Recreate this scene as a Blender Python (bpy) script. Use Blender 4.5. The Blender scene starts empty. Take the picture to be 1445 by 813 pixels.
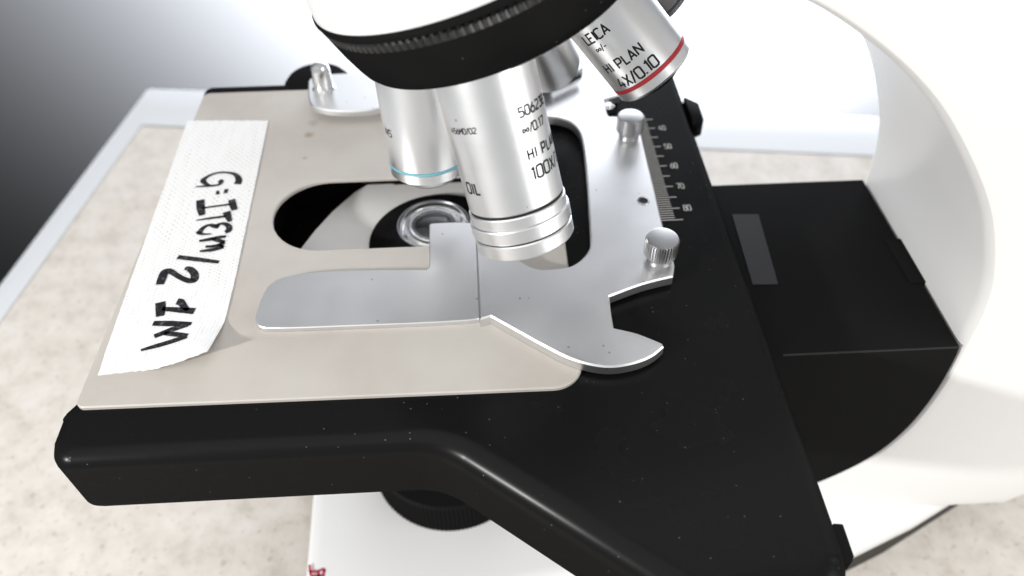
import bpy, bmesh, math, random
from mathutils import Vector, Matrix
from mathutils.geometry import tessellate_polygon
random.seed(7)
SC = bpy.context.scene
COL = SC.collection
U = 0.01                                   # all figures below are centimetres
R = math.radians

# ------------------------------------------------------------------ camera
W, H, F = 1445.0, 813.0, 1084.0
PP = (722.5, 406.5)
CAM = Vector((1.5253, -17.0261, 14.6036))
_Y = Vector((646 - PP[0], -732 - PP[1], F)).normalized()
_X = Vector((1, -0.042, 0)); _X.z = -(_X.x * _Y.x + _X.y * _Y.y) / _Y.z; _X.normalize()
_Z = _X.cross(_Y)
if _Z.y > 0: _Z = -_Z
RM = Matrix((_X, _Y, _Z))                  # camera vector (right, down, forward) -> world
RI = RM.inverted()
cam = bpy.data.cameras.new('camera'); camo = bpy.data.objects.new('camera', cam); COL.objects.link(camo)
right, down, fwd = RM @ Vector((1, 0, 0)), RM @ Vector((0, 1, 0)), RM @ Vector((0, 0, 1))
m = Matrix.Identity(4)
for i in range(3):
    m[i][0], m[i][1], m[i][2], m[i][3] = right[i], -down[i], -fwd[i], CAM[i] * U
camo.matrix_world = m
cam.sensor_width = 36; cam.lens = F / W * 36
cam.clip_start = 0.005; cam.clip_end = 20
cam.dof.use_dof = True; cam.dof.focus_distance = 18.2 * U; cam.dof.aperture_fstop = 12.0
SC.camera = camo

# ------------------------------------------------------------------ world, lamps, exposure
w = bpy.data.worlds.new('World'); SC.world = w; w.use_nodes = True
w.node_tree.nodes['Background'].inputs[0].default_value = (0.975, 0.985, 1.0, 1)
w.node_tree.nodes['Background'].inputs[1].default_value = 0.50
SC.view_settings.view_transform = 'Standard'; SC.view_settings.look = 'None'
SC.view_settings.exposure = 0.0; SC.view_settings.gamma = 1.0

def area(name, loc, target, sx, sy, watt, color=(1, 1, 1)):
    l = bpy.data.lights.new(name, 'AREA'); l.shape = 'RECTANGLE'; l.size = sx * U; l.size_y = sy * U
    l.energy = watt; l.color = color
    o = bpy.data.objects.new(name, l); COL.objects.link(o); o.location = Vector(loc) * U
    d = Vector(target) - Vector(loc)
    o.rotation_euler = d.to_track_quat('-Z', 'Y').to_euler()
    return o
def spot(name, loc, target, watt, ang, blend, rad, color=(1, 1, 1)):
    l = bpy.data.lights.new(name, 'SPOT'); l.energy = watt; l.spot_size = R(ang); l.spot_blend = blend
    l.shadow_soft_size = rad * U; l.color = color
    o = bpy.data.objects.new(name, l); COL.objects.link(o); o.location = Vector(loc) * U
    o.rotation_euler = (Vector(target) - Vector(loc)).to_track_quat('-Z', 'Y').to_euler()
    return o
area('overhead_lamp', (-12, -24, 62), (0, 0, -2), 80, 70, 1.3, (1, 0.985, 0.965))
area('window_lamp', (-52, -44, 26), (0, -4, 0), 3, 3.4, 4.2, (1, 0.99, 0.97))
area('side_lamp', (52, -30, 18), (8, -3, 2), 44, 44, 1.7, (1, 0.99, 0.975))
spot('added_wall_spot', (33, 29, 2), (29, 100, 2), 4700, 133, 1.0, 3, (0.97, 0.985, 1.0))  # unseen spot, added to give the wall its bright-to-dark gradient

# ------------------------------------------------------------------ projection helpers (cm)
def ray(px, py): return RM @ Vector((px - PP[0], py - PP[1], F))
def at(px, py, z=0.0):
    d = ray(px, py); return CAM + d * ((z - CAM.z) / d.z)
def aty(px, py, y):
    d = ray(px, py); return CAM + d * ((y - CAM.y) / d.y)
def atd(px, py, D): return CAM + ray(px, py) / F * D
def proj(p):
    c = RI @ (Vector(p) - CAM); return (PP[0] + F * c.x / c.z, PP[1] + F * c.y / c.z)
def P2(lst, z): return [tuple(at(x, y, z)[:2]) for x, y in lst]

# ------------------------------------------------------------------ materials
def mat(name, base, rough=0.5, metal=0.0, spec=0.5, **kw):
    m = bpy.data.materials.new(name); m.use_nodes = True
    b = m.node_tree.nodes['Principled BSDF']
    b.inputs['Base Color'].default_value = (*base, 1); b.inputs['Roughness'].default_value = rough
    b.inputs['Metallic'].default_value = metal; b.inputs['Specular IOR Level'].default_value = spec
    for k, v in kw.items(): b.inputs[k.replace('_', ' ')].default_value = v
    return m
def nn(m, t, **kw):
    n = m.node_tree.nodes.new(t)
    for k, v in kw.items():
        if k in n.inputs: n.inputs[k].default_value = v
        else: setattr(n, k, v)
    return n
def lk(m, a, b): m.node_tree.links.new(a, b)
def coords(m):
    return nn(m, 'ShaderNodeTexCoord').outputs['Object']
def ramp(m, src, stops):
    r = nn(m, 'ShaderNodeValToRGB'); e = r.color_ramp.elements
    while len(e) < len(stops): e.new(0.5)
    for k, (p, c) in enumerate(stops):
        e[k].position = p; e[k].color = (*c, 1) if len(c) == 3 else c
    lk(m, src, r.inputs[0]); return r
def bump(m, src, strength, dist):
    b = nn(m, 'ShaderNodeBump'); b.inputs['Strength'].default_value = strength; b.inputs['Distance'].default_value = dist
    lk(m, src, b.inputs['Height']); lk(m, b.outputs[0], m.node_tree.nodes['Principled BSDF'].inputs['Normal'])
def bsdf(m): return m.node_tree.nodes['Principled BSDF']

def make_black(name, base, rough, spec, dust=True):
    m = mat(name, base, rough, 0, spec); c = coords(m)
    n = nn(m, 'ShaderNodeTexNoise', Scale=900.0, Detail=2.0); lk(m, c, n.inputs['Vector'])
    r = nn(m, 'ShaderNodeTexNoise', Scale=60.0, Detail=4.0); lk(m, c, r.inputs['Vector'])
    rr = nn(m, 'ShaderNodeMapRange'); rr.inputs['To Min'].default_value = rough - 0.06; rr.inputs['To Max'].default_value = rough + 0.08
    lk(m, r.outputs[0], rr.inputs['Value']); lk(m, rr.outputs[0], bsdf(m).inputs['Roughness'])
    bump(m, n.outputs[0], 0.05, 0.00006)
    b0 = bsdf(m); b0.inputs['Specular IOR Level'].default_value = 0.0
    gl = nn(m, 'ShaderNodeBsdfGlossy'); gl.inputs['Color'].default_value = (1, 1, 1, 1); lk(m, rr.outputs[0], gl.inputs['Roughness'])
    lk(m, b0.inputs['Normal'].links[0].from_socket, gl.inputs['Normal'])
    mxs = nn(m, 'ShaderNodeMixShader'); mxs.inputs[0].default_value = spec
    lk(m, b0.outputs[0], mxs.inputs[1]); lk(m, gl.outputs[0], mxs.inputs[2])
    lk(m, mxs.outputs[0], m.node_tree.nodes['Material Output'].inputs['Surface'])
    if dust:
        v = nn(m, 'ShaderNodeTexVoronoi', Scale=560.0); lk(m, c, v.inputs['Vector'])
        sep = nn(m, 'ShaderNodeSeparateColor'); lk(m, v.outputs['Color'], sep.inputs[0])
        a = nn(m, 'ShaderNodeMath', operation='LESS_THAN'); a.inputs[1].default_value = 0.085; lk(m, v.outputs['Distance'], a.inputs[0])
        b = nn(m, 'ShaderNodeMath', operation='GREATER_THAN'); b.inputs[1].default_value = 0.80; lk(m, sep.outputs[0], b.inputs[0])
        # fine hairline scratches: stretched noise
        mp = nn(m, 'ShaderNodeMapping'); mp.inputs['Scale'].default_value = (60, 900, 300); mp.inputs['Rotation'].default_value = (0, 0, 0.35); lk(m, c, mp.inputs['Vector'])
        sn = nn(m, 'ShaderNodeTexNoise', Scale=1.0, Detail=3.0); lk(m, mp.outputs[0], sn.inputs['Vector'])
        sg = nn(m, 'ShaderNodeMath', operation='GREATER_THAN'); sg.inputs[1].default_value = 0.80; lk(m, sn.outputs[0], sg.inputs[0])
        mu = nn(m, 'ShaderNodeMath', operation='MULTIPLY'); lk(m, a.outputs[0], mu.inputs[0]); lk(m, b.outputs[0], mu.inputs[1])
        mx0 = nn(m, 'ShaderNodeMath', operation='MAXIMUM'); lk(m, mu.outputs[0], mx0.inputs[0]); lk(m, sg.outputs[0], mx0.inputs[1])
        mx = nn(m, 'ShaderNodeMix', data_type='RGBA'); mx.inputs[6].default_value = (*base, 1); mx.inputs[7].default_value = (0.13, 0.13, 0.132, 1)
        lk(m, mx0.outputs[0], mx.inputs[0]); lk(m, mx.outputs[2], bsdf(m).inputs['Base Color'])
    return m

def make_silver(name, base, rough, grain=1500.0, bstr=0.25, worn=True, spk=0.90):
    m = mat(name, base, rough, 1.0); c = coords(m)
    n = nn(m, 'ShaderNodeTexNoise', Scale=grain, Detail=2.0); lk(m, c, n.inputs['Vector'])
    bump(m, n.outputs[0], bstr, 0.00006)
    if worn:
        r = nn(m, 'ShaderNodeTexNoise', Scale=120.0, Detail=6.0); lk(m, c, r.inputs['Vector'])
        rr = nn(m, 'ShaderNodeMapRange'); rr.inputs['To Min'].default_value = rough - 0.07; rr.inputs['To Max'].default_value = rough + 0.07
        lk(m, r.outputs[0], rr.inputs['Value']); lk(m, rr.outputs[0], bsdf(m).inputs['Roughness'])
        v = nn(m, 'ShaderNodeTexVoronoi', Scale=480.0); lk(m, c, v.inputs['Vector'])
        sep = nn(m, 'ShaderNodeSeparateColor'); lk(m, v.outputs['Color'], sep.inputs[0])
        a = nn(m, 'ShaderNodeMath', operation='LESS_THAN'); a.inputs[1].default_value = 0.16; lk(m, v.outputs['Distance'], a.inputs[0])
        b = nn(m, 'ShaderNodeMath', operation='GREATER_THAN'); b.inputs[1].default_value = spk; lk(m, sep.outputs[1], b.inputs[0])
        mu = nn(m, 'ShaderNodeMath', operation='MULTIPLY'); lk(m, a.outputs[0], mu.inputs[0]); lk(m, b.outputs[0], mu.inputs[1])
        mx = nn(m, 'ShaderNodeMix', data_type='RGBA'); mx.inputs[6].default_value = (*base, 1)
        mx.inputs[7].default_value = (base[0] * .62, base[1] * .62, base[2] * .62, 1)
        lk(m, mu.outputs[0], mx.inputs[0]); lk(m, mx.outputs[2], bsdf(m).inputs['Base Color'])
    return m

M = {}
M['black'] = make_black('black_enamel', (0.0068, 0.0068, 0.0069), 0.25, 0.0105)
M['black_matte'] = make_black('black_matte', (0.009, 0.009, 0.0091), 0.5, 0.005, False)
M['black_ring'] = make_black('black_ring_paint', (0.0085, 0.0085, 0.0086), 0.32, 0.006)
M['silver'] = make_silver('satin_silver', (0.88, 0.885, 0.89), 0.36, 1500.0, 0.25, True, 0.975)
M['plate_silver'] = make_silver('plate_silver', (0.80, 0.80, 0.80), 0.38)
M['knob'] = make_silver('knob_silver', (0.46, 0.46, 0.465), 0.36, 1500, 0.1)
M['bright'] = make_silver('bright_metal', (0.86, 0.86, 0.86), 0.16, 1500, 0.05, False)
M['dark_metal'] = make_silver('dark_metal', (0.22, 0.22, 0.23), 0.38, 900, 0.2, False)
M['black_gloss'] = make_black('black_grip', (0.010, 0.010, 0.0102), 0.25, 0.06, False)
# beige stage paint with faint mottling and brown stains
def make_beige():
    m = mat('beige_paint', (0.56, 0.50, 0.455), 0.42, 0, 0.35); c = coords(m)
    n = nn(m, 'ShaderNodeTexNoise', Scale=28.0, Detail=5.0, Roughness=0.6); lk(m, c, n.inputs['Vector'])
    r = ramp(m, n.outputs[0], [(0.30, (0.475, 0.438, 0.398)), (0.55, (0.535, 0.502, 0.46)), (0.75, (0.57, 0.54, 0.50))])
    col = r.outputs[0]
    for (px, py, rad, st) in ((437, 190, .2, .75), (430, 223, .1, .7), (441, 174, .2, .35)):
        p = at(px, py, 0) * U
        vm = nn(m, 'ShaderNodeVectorMath', operation='DISTANCE'); lk(m, c, vm.inputs[0]); vm.inputs[1].default_value = (p.x - ORG.x * U, p.y - ORG.y * U, p.z - ORG.z * U)
        n2 = nn(m, 'ShaderNodeTexNoise', Scale=420.0, Detail=3.0); lk(m, c, n2.inputs['Vector'])
        ad = nn(m, 'ShaderNodeMath', operation='MULTIPLY_ADD'); lk(m, n2.outputs[0], ad.inputs[0]); ad.inputs[1].default_value = rad * U * 1.3; lk(m, vm.outputs['Value'], ad.inputs[2])
        mr = nn(m, 'ShaderNodeMapRange'); mr.inputs['From Min'].default_value = rad * U * 0.9; mr.inputs['From Max'].default_value = rad * U * 1.75
        mr.inputs['To Min'].default_value = st; mr.inputs['To Max'].default_value = 0; lk(m, ad.outputs[0], mr.inputs['Value'])
        mx = nn(m, 'ShaderNodeMix', data_type='RGBA'); lk(m, mr.outputs[0], mx.inputs[0]); lk(m, col, mx.inputs[6]); mx.inputs[7].default_value = (0.30, 0.225, 0.14, 1)
        col = mx.outputs[2]
    lk(m, col, bsdf(m).inputs['Base Color'])
    n3 = nn(m, 'ShaderNodeTexNoise', Scale=700.0, Detail=2.0); lk(m, c, n3.inputs['Vector']); bump(m, n3.outputs[0], 0.12, 0.0001)
    return m
ORG = Vector((6.0, -1.5, -14.0))           # microscope root, on the table
M['beige'] = make_beige()
M['white'] = mat('white_enamel', (0.85, 0.845, 0.835), 0.34, 0, 0.45)
n = nn(M['white'], 'ShaderNodeTexNoise', Scale=500.0, Detail=2.0); lk(M['white'], coords(M['white']), n.inputs['Vector']); bump(M['white'], n.outputs[0], 0.06, 0.0001)
M['white_plate'] = mat('ivory_plate', (0.70, 0.68, 0.65), 0.5, 0, 0.3)
n = nn(M['white_plate'], 'ShaderNodeTexNoise', Scale=60.0, Detail=4.0); lk(M['white_plate'], coords(M['white_plate']), n.inputs['Vector'])
r = ramp(M['white_plate'], n.outputs[0], [(0.3, (0.83, 0.81, 0.785)), (0.7, (0.87, 0.86, 0.84))]); lk(M['white_plate'], r.outputs[0], bsdf(M['white_plate']).inputs['Base Color'])
def make_granite():
    m = mat('mottled_laminate', (0.6, 0.56, 0.52), 0.45, 0, 0.3); c = coords(m)
    n = nn(m, 'ShaderNodeTexNoise', Scale=75.0, Detail=8.0, Roughness=0.68); lk(m, c, n.inputs['Vector'])
    r = ramp(m, n.outputs[0], [(0.30, (0.55, 0.50, 0.44)), (0.46, (0.68, 0.63, 0.57)), (0.58, (0.735, 0.69, 0.635)), (0.75, (0.78, 0.745, 0.70))])
    v = nn(m, 'ShaderNodeTexNoise', Scale=330.0, Detail=4.0); lk(m, c, v.inputs['Vector'])
    rv = ramp(m, v.outputs[0], [(0.30, (0.74, 0.71, 0.67)), (0.41, (1, 1, 1))])
    mx = nn(m, 'ShaderNodeMix', data_type='RGBA', blend_type='MULTIPLY'); mx.inputs[0].default_value = 0.8
    lk(m, r.outputs[0], mx.inputs[6]); lk(m, rv.outputs[0], mx.inputs[7]); lk(m, mx.outputs[2], bsdf(m).inputs['Base Color'])
    return m
M['granite'] = make_granite()
M['edge_white'] = mat('pale_edging', (0.71, 0.725, 0.74), 0.5, 0, 0.3)
M['wall'] = mat('grey_wall', (0.0295, 0.0303, 0.0322), 0.9, 0, 0.05)
def make_tape():
    m = mat('crepe_paper_tape', (0.80, 0.795, 0.78), 0.8, 0, 0.2); c = nn(m, 'ShaderNodeTexCoord').outputs['UV']
    sp = nn(m, 'ShaderNodeSeparateXYZ'); lk(m, c, sp.inputs[0])
    def wave(sock, k, warp):
        a = nn(m, 'ShaderNodeMath', operation='MULTIPLY_ADD'); a.inputs[1].default_value = k; lk(m, sock, a.inputs[0]); lk(m, warp, a.inputs[2])
        b = nn(m, 'ShaderNodeMath', operation='SINE'); lk(m, a.outputs[0], b.inputs[0]); return b.outputs[0]
    nz = nn(m, 'ShaderNodeTexNoise', Scale=7.0, Detail=4.0); lk(m, c, nz.inputs['Vector'])
    wz = nn(m, 'ShaderNodeMath', operation='MULTIPLY'); lk(m, nz.outputs[0], wz.inputs[0]); wz.inputs[1].default_value = 5.0
    wu, wv = wave(sp.outputs[0], 88.0, wz.outputs[0]), wave(sp.outputs[1], 560.0, wz.outputs[0])
    ml = nn(m, 'ShaderNodeMath', operation='MULTIPLY'); lk(m, wu, ml.inputs[0]); lk(m, wv, ml.inputs[1])
    n2 = nn(m, 'ShaderNodeTexNoise', Scale=14.0, Detail=5.0); lk(m, c, n2.inputs['Vector'])
    dots = nn(m, 'ShaderNodeMath', operation='MULTIPLY'); lk(m, ml.outputs[0], dots.inputs[0]); lk(m, n2.outputs[0], dots.inputs[1])
    mp = nn(m, 'ShaderNodeMapping'); mp.inputs['Scale'].default_value = (60, 150, 1); lk(m, c, mp.inputs['Vector'])
    n3 = nn(m, 'ShaderNodeTexNoise', Scale=1.0, Detail=3.0); lk(m, mp.outputs[0], n3.inputs['Vector'])
    ad = nn(m, 'ShaderNodeMath', operation='ADD'); lk(m, dots.outputs[0], ad.inputs[0]); lk(m, n3.outputs[0], ad.inputs[1])
    bump(m, ad.outputs[0], 0.28, 0.00028)
    r = ramp(m, dots.outputs[0], [(0.10, (0.85, 0.845, 0.835)), (0.36, (0.84, 0.835, 0.825)), (0.52, (0.56, 0.555, 0.535))]); lk(m, r.outputs[0], bsdf(m).inputs['Base Color'])
    return m
M['tape'] = make_tape()
M['ink'] = mat('marker_ink', (0.014, 0.014, 0.016), 0.6, 0, 0.2)
n = nn(M['ink'], 'ShaderNodeTexNoise', Scale=1300.0, Detail=2.0); lk(M['ink'], coords(M['ink']), n.inputs['Vector'])
r = ramp(M['ink'], n.outputs[0], [(0.55, (0.013, 0.013, 0.016)), (0.72, (0.10, 0.10, 0.105))]); lk(M['ink'], r.outputs[0], bsdf(M['ink']).inputs['Base Color'])
M['print'] = mat('engraved_black', (0.02, 0.02, 0.022), 0.6, 0, 0.2)
M['red'] = mat('red_band', (0.62, 0.03, 0.045), 0.4)
M['cyan'] = mat('light_blue_band', (0.17, 0.47, 0.56), 0.45)
M['red_print'] = mat('red_print', (0.50, 0.05, 0.09), 0.6)
M['scale_white'] = mat('scale_paint', (0.50, 0.48, 0.44), 0.6)
M['edge'] = mat('edge_highlight', (0.026, 0.026, 0.027), 0.5, 0, 0.1)  # lighter grey for the painted highlight on the carrier block
M['skirt'] = mat('grey_rubber', (0.05, 0.047, 0.043), 0.7, 0, 0.2)
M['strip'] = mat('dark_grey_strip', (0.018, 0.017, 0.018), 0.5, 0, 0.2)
M['glass'] = mat('lens_glass', (1, 1, 1), 0.0, 0, 0.5, Transmission_Weight=1.0, IOR=1.5)
M['lens_dark'] = mat('lens_depth', (0.02, 0.02, 0.024), 0.08, 0, 0.6)

# ------------------------------------------------------------------ mesh builder
def cap(bm, ring):
    for t in tessellate_polygon([[v.co for v in ring]]):
        try: bm.faces.new([ring[i] for i in t])
        except ValueError: pass
class MB:
    def __init__(s): s.v = []; s.f = []; s.uv = None
    def add(s, vs, fs):
        b = len(s.v); s.v += [tuple(v) for v in vs]; s.f += [tuple(i + b for i in f) for f in fs]
    def prism(s, pts, z0, z1, bev=0.0):
        clean = []
        for p in pts:
            if not clean or (Vector(p) - Vector(clean[-1])).length > .004: clean.append(tuple(p))
        if (Vector(clean[0]) - Vector(clean[-1])).length < .004: clean.pop()
        bm = bmesh.new()
        levels = [(clean, z0), (clean, z1)] if not bev else [(clean, z0), (clean, z1 - bev), (offset(clean, bev), z1)]
        rings = [[bm.verts.new((p[0], p[1], z)) for p in pl_] for pl_, z in levels]
        n = len(clean)
        cap(bm, rings[0]); cap(bm, rings[-1])
        for lo, hi in zip(rings, rings[1:]):
            for i in range(n): bm.faces.new((lo[i], lo[(i + 1) % n], hi[(i + 1) % n], hi[i]))
        bmesh.ops.recalc_face_normals(bm, faces=bm.faces)
        s.bm(bm)
    def bm(s, bm):
        bm.verts.index_update()
        s.add([v.co[:] for v in bm.verts], [[v.index for v in f.verts] for f in bm.faces]); bm.free()
    def box(s, lo, hi, bev=0.0):
        bm = bmesh.new(); bmesh.ops.create_cube(bm, size=1)
        for v in bm.verts:
            v.co = Vector([lo[k] + (v.co[k] + .5) * (hi[k] - lo[k]) for k in range(3)])
        if bev: bmesh.ops.bevel(bm, geom=bm.edges[:], offset=bev, segments=3, profile=.5, affect='EDGES')
        s.bm(bm)
    def lathe(s, P, u, prof, seg=96, cap0=False, cap1=False, rmod=None):
        P = Vector(P); u = Vector(u).normalized(); e1, e2 = frame(u); b = len(s.v)
        for k, (t, r) in enumerate(prof):
            for j in range(seg):
                a = 2 * math.pi * j / seg; rr = r if rmod is None else rmod(k, j, r)
                s.v.append(tuple(P + u * t + (e1 * math.cos(a) + e2 * math.sin(a)) * rr))
        for k in range(len(prof) - 1):
            for j in range(seg):
                a, c = b + k * seg + j, b + k * seg + (j + 1) % seg
                s.f.append((a, c, c + seg, a + seg))
        if cap0: s.f.append(tuple(b + j for j in range(seg))[::-1])
        if cap1: s.f.append(tuple(b + (len(prof) - 1) * seg + j for j in range(seg)))
    def build(s, name, m, parent=None, org=None, sharp=32, bevel=0.0, bseg=2, wn=False):
        o0 = ORG if org is None else Vector(org)
        me = bpy.data.meshes.new(name)
        me.from_pydata([tuple((Vector(v) - o0) * U) for v in s.v], [], s.f); me.update()
        bm = bmesh.new(); bm.from_mesh(me)
        if not getattr(s, 'open', False): bmesh.ops.recalc_face_normals(bm, faces=bm.faces)
        if bevel:
            ed = [e for e in bm.edges if len(e.link_faces) == 2 and e.calc_face_angle(0) > R(40)]
            bmesh.ops.bevel(bm, geom=ed, offset=bevel * U, segments=bseg, profile=.5, affect='EDGES', clamp_overlap=True)
        bm.to_mesh(me); bm.free()
        for p in me.polygons: p.use_smooth = True
        me.set_sharp_from_angle(angle=R(sharp))
        me.materials.append(m)
        o = bpy.data.objects.new(name, me); COL.objects.link(o)
        if wn:
            md = o.modifiers.new('normals', 'WEIGHTED_NORMAL'); md.keep_sharp = True; md.weight = 80
        if parent is not None: o.parent = parent
        else: o.location = o0 * U
        return o
def frame(u):
    a = Vector((0, 1, 0)) if abs(u.y) < .9 else Vector((1, 0, 0))
    e1 = u.cross(a).normalized(); return e1, u.cross(e1)
def fillet(pts, seg=8):
    """pts: (x, y, r) -> rounded polygon"""
    out = []; n = len(pts)
    for i, (x, y, r) in enumerate(pts):
        p = Vector((x, y)); a = Vector(pts[i - 1][:2]); b = Vector(pts[(i + 1) % n][:2])
        if r <= 0: out.append((x, y)); continue
        da, db = (a - p).normalized(), (b - p).normalized()
        ang = da.angle(db); d = min(r / math.tan(ang / 2), (a - p).length * .49, (b - p).length * .49)
        rr = d * math.tan(ang / 2); c = p + (da + db).normalized() * (rr / math.sin(ang / 2))
        s, e = p + da * d, p + db * d
        a0 = math.atan2(s.y - c.y, s.x - c.x); a1 = math.atan2(e.y - c.y, e.x - c.x)
        dl = (a1 - a0 + math.pi) % (2 * math.pi) - math.pi
        for k in range(seg + 1):
            t = a0 + dl * k / seg; out.append((c.x + rr * math.cos(t), c.y + rr * math.sin(t)))
    return out
def smooth(pts, k=6):
    """Catmull-Rom through an open list"""
    out = []; n = len(pts)
    for i in range(n - 1):
        p0, p1, p2, p3 = [Vector(pts[max(0, min(n - 1, i + d))]) for d in (-1, 0, 1, 2)]
        for j in range(k):
            t = j / k
            out.append(tuple(.5 * ((2 * p1) + (p2 - p0) * t + (2 * p0 - 5 * p1 + 4 * p2 - p3) * t * t + (3 * p1 - p0 - 3 * p2 + p3) * t ** 3)))
    out.append(tuple(pts[-1])); return out
def offset(poly, d):
    n = len(poly); area2 = sum(poly[i][0] * poly[(i + 1) % n][1] - poly[(i + 1) % n][0] * poly[i][1] for i in range(n))
    sg = 1 if area2 > 0 else -1; out = []
    for i in range(n):
        p = Vector(poly[i][:2]); a = Vector(poly[i - 1][:2]); b = Vector(poly[(i + 1) % n][:2])
        e1, e2 = (p - a).normalized(), (b - p).normalized()
        n1, n2 = Vector((-e1.y, e1.x)) * sg, Vector((-e2.y, e2.x)) * sg
        nm = (n1 + n2).normalized(); k = max(.5, nm.dot(n1))
        dd = d[i] if isinstance(d, (list, tuple)) else d
        out.append(tuple(p + nm * dd / k))
    return out
def empty(name, loc):
    o = bpy.data.objects.new(name, None); COL.objects.link(o); o.location = Vector(loc) * U
    o.empty_display_size = .02; return o
def tag(o, label=None, cat=None, kind=None, group=None):
    if label: o['label'] = label
    if cat: o['category'] = cat
    if kind: o['kind'] = kind
    if group: o['group'] = group
    return o

# ------------------------------------------------------------------ setting: table, edging, wall
TZ = -14.0
tc = at(200, 178, TZ); tl = at(9, 444, TZ)
ey = Vector((tc.x - tl.x, tc.y - tl.y)).normalized(); ex = Vector((ey.y, -ey.x))
def tp(a, b): return tuple(Vector(tc[:2]) + ex * a + ey * b)
g = MB(); g.prism([tp(0, 0), tp(0, -75), tp(110, -75), tp(110, 0)], TZ - 2.5, TZ)
tag(g.build('table_top', M['granite'], org=(20, 0, TZ)), 'beige mottled table top under the microscope', None, 'structure')
oc = at(200, 125, TZ - .9)
dx, dy = Vector(oc[:2]) - Vector(tc[:2]), None
ob = Vector(dx).dot(ey); oa = -Vector(dx).dot(ex)
ow = at(83, 298, TZ - .9); oa = max(.6, -(Vector(ow[:2]) - Vector(tc[:2])).dot(ex))
e = MB(); prof = [(0.02, -.003), (.35, -.02), (.8, -.3), (1.0, -.9), (1.0, -2.4)]
pts_in = [tp(0, -75), tp(0, 0), tp(110, 0)]
rings = []
for t, z in prof:
    rings.append([(*tp(-oa * t, -75), TZ + z), (*tp(-oa * t, ob * t), TZ + z), (*tp(110, ob * t), TZ + z)])
vs = [p for rr in rings for p in rr]
fs = [(k * 3 + i, k * 3 + i + 1, k * 3 + i + 4, k * 3 + i + 3) for k in range(len(prof) - 1) for i in range(2)]
base = [(*tp(0, -75), TZ - 2.4), (*tp(0, 0), TZ - 2.4), (*tp(110, 0), TZ - 2.4)]
nb = len(vs); vs += base; lastk = (len(prof) - 1) * 3
fs += [(lastk, lastk + 1, nb + 1, nb), (lastk + 1, lastk + 2, nb + 2, nb + 1)]
e.add(vs, fs)
tag(e.build('table_edging', M['edge_white'], org=(20, 0, TZ)), 'pale bluish white edging along the table rim', None, 'structure')
wl = MB(); wl.box((-220, 100, -150), (240, 103, 110)); tag(wl.build('wall', M['wall'], org=(0, 100, -130)), 'grey wall far behind the table', None, 'structure')

# ------------------------------------------------------------------ microscope
scope = tag(empty('microscope', ORG), 'white and black laboratory microscope with a beige stage and silver objectives', 'microscope')
YN, YF = -4.6, 2.6
BZ = -10.5

# base
bl = [(-5.33, -2.9, 0), (-5.05, -8.2, .9), (4.1, -6.4, 2), (13.27, -6.16, 3), (16.2, -5.03, 3), (21.0, -2.74, 3), (24.5, 0.5, 3), (24.5, 4.5, 3), (21, 6.5, 3), (-5.4, 6.0, 1.2)]
bp = fillet(bl, 6)
b = MB()
bm = bmesh.new(); lv = []
for z, d in ((BZ - 1.15, .12), (BZ - .95, .03), (BZ - .55, 0.0), (BZ - .25, .07), (BZ - .07, .25), (BZ, .55)):
    lv.append([bm.verts.new((p[0], p[1], z)) for p in offset(bp, d)])
nb = len(bp)
for k in range(len(lv) - 1):
    for i in range(nb): bm.faces.new((lv[k][i], lv[k][(i + 1) % nb], lv[k + 1][(i + 1) % nb], lv[k + 1][i]))
cap(bm, lv[-1]); cap(bm, lv[0])
bmesh.ops.triangulate(bm, faces=[f for f in bm.faces if len(f.verts) > 4])
b.bm(bm); base_o = b.build('base', M['white'], scope)
sk = MB(); sk.prism(offset(bp, .3), TZ + .01, BZ - 1.14); sk.build('base_skirt', M['skirt'], base_o)

# arm (C-shaped, straight across the body)
inner = [(-.6, 11.2), (1.5, 10.5), (3.2, 9.95), (5.2, 9.25), (6.91, 8.41), (7.79, 7.96), (8.76, 7.34), (9.68, 6.64), (10.56, 5.81), (11.64, 4.54), (12.52, 3.32), (13.13, 2.2),
         (13.64, .98), (13.93, -.2), (14.06, -1.5), (14.2, -3.44), (14.05, -5.4), (13.5, -7.0), (12.52, -8.24), (11.2, -9.3), (9.6, -10.2), (8.6, BZ - .3)]
ins = smooth(inner, 5)
outer = [(19.5, BZ - .3), (21.6, -8.0), (23.0, -3.0), (23.4, 4.0), (22.4, 10.0), (19.6, 14.4), (14.5, 17.0), (6, 17.6), (-1.2, 17.6), (-2.2, 14.0)]
prof = ins + smooth(outer, 4)
a = MB(); bm = bmesh.new(); lv = []
for y, d in ((YN, .34), (YN + .06, .14), (YN + .2, .03), (YN + .4, 0), (YF - .16, 0), (YF - .05, .05), (YF, .16)):
    lv.append([bm.verts.new((p[0], y, p[1])) for p in offset(prof, d)])
nb = len(prof)
for k in range(len(lv) - 1):
    for i in range(nb): bm.faces.new((lv[k][i], lv[k][(i + 1) % nb], lv[k + 1][(i + 1) % nb], lv[k + 1][i]))
cap(bm, lv[0]); cap(bm, lv[-1])
bmesh.ops.triangulate(bm, faces=[f for f in bm.faces if len(f.verts) > 4])
a.bm(bm); arm_o = a.build('arm', M['white'], scope)

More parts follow.
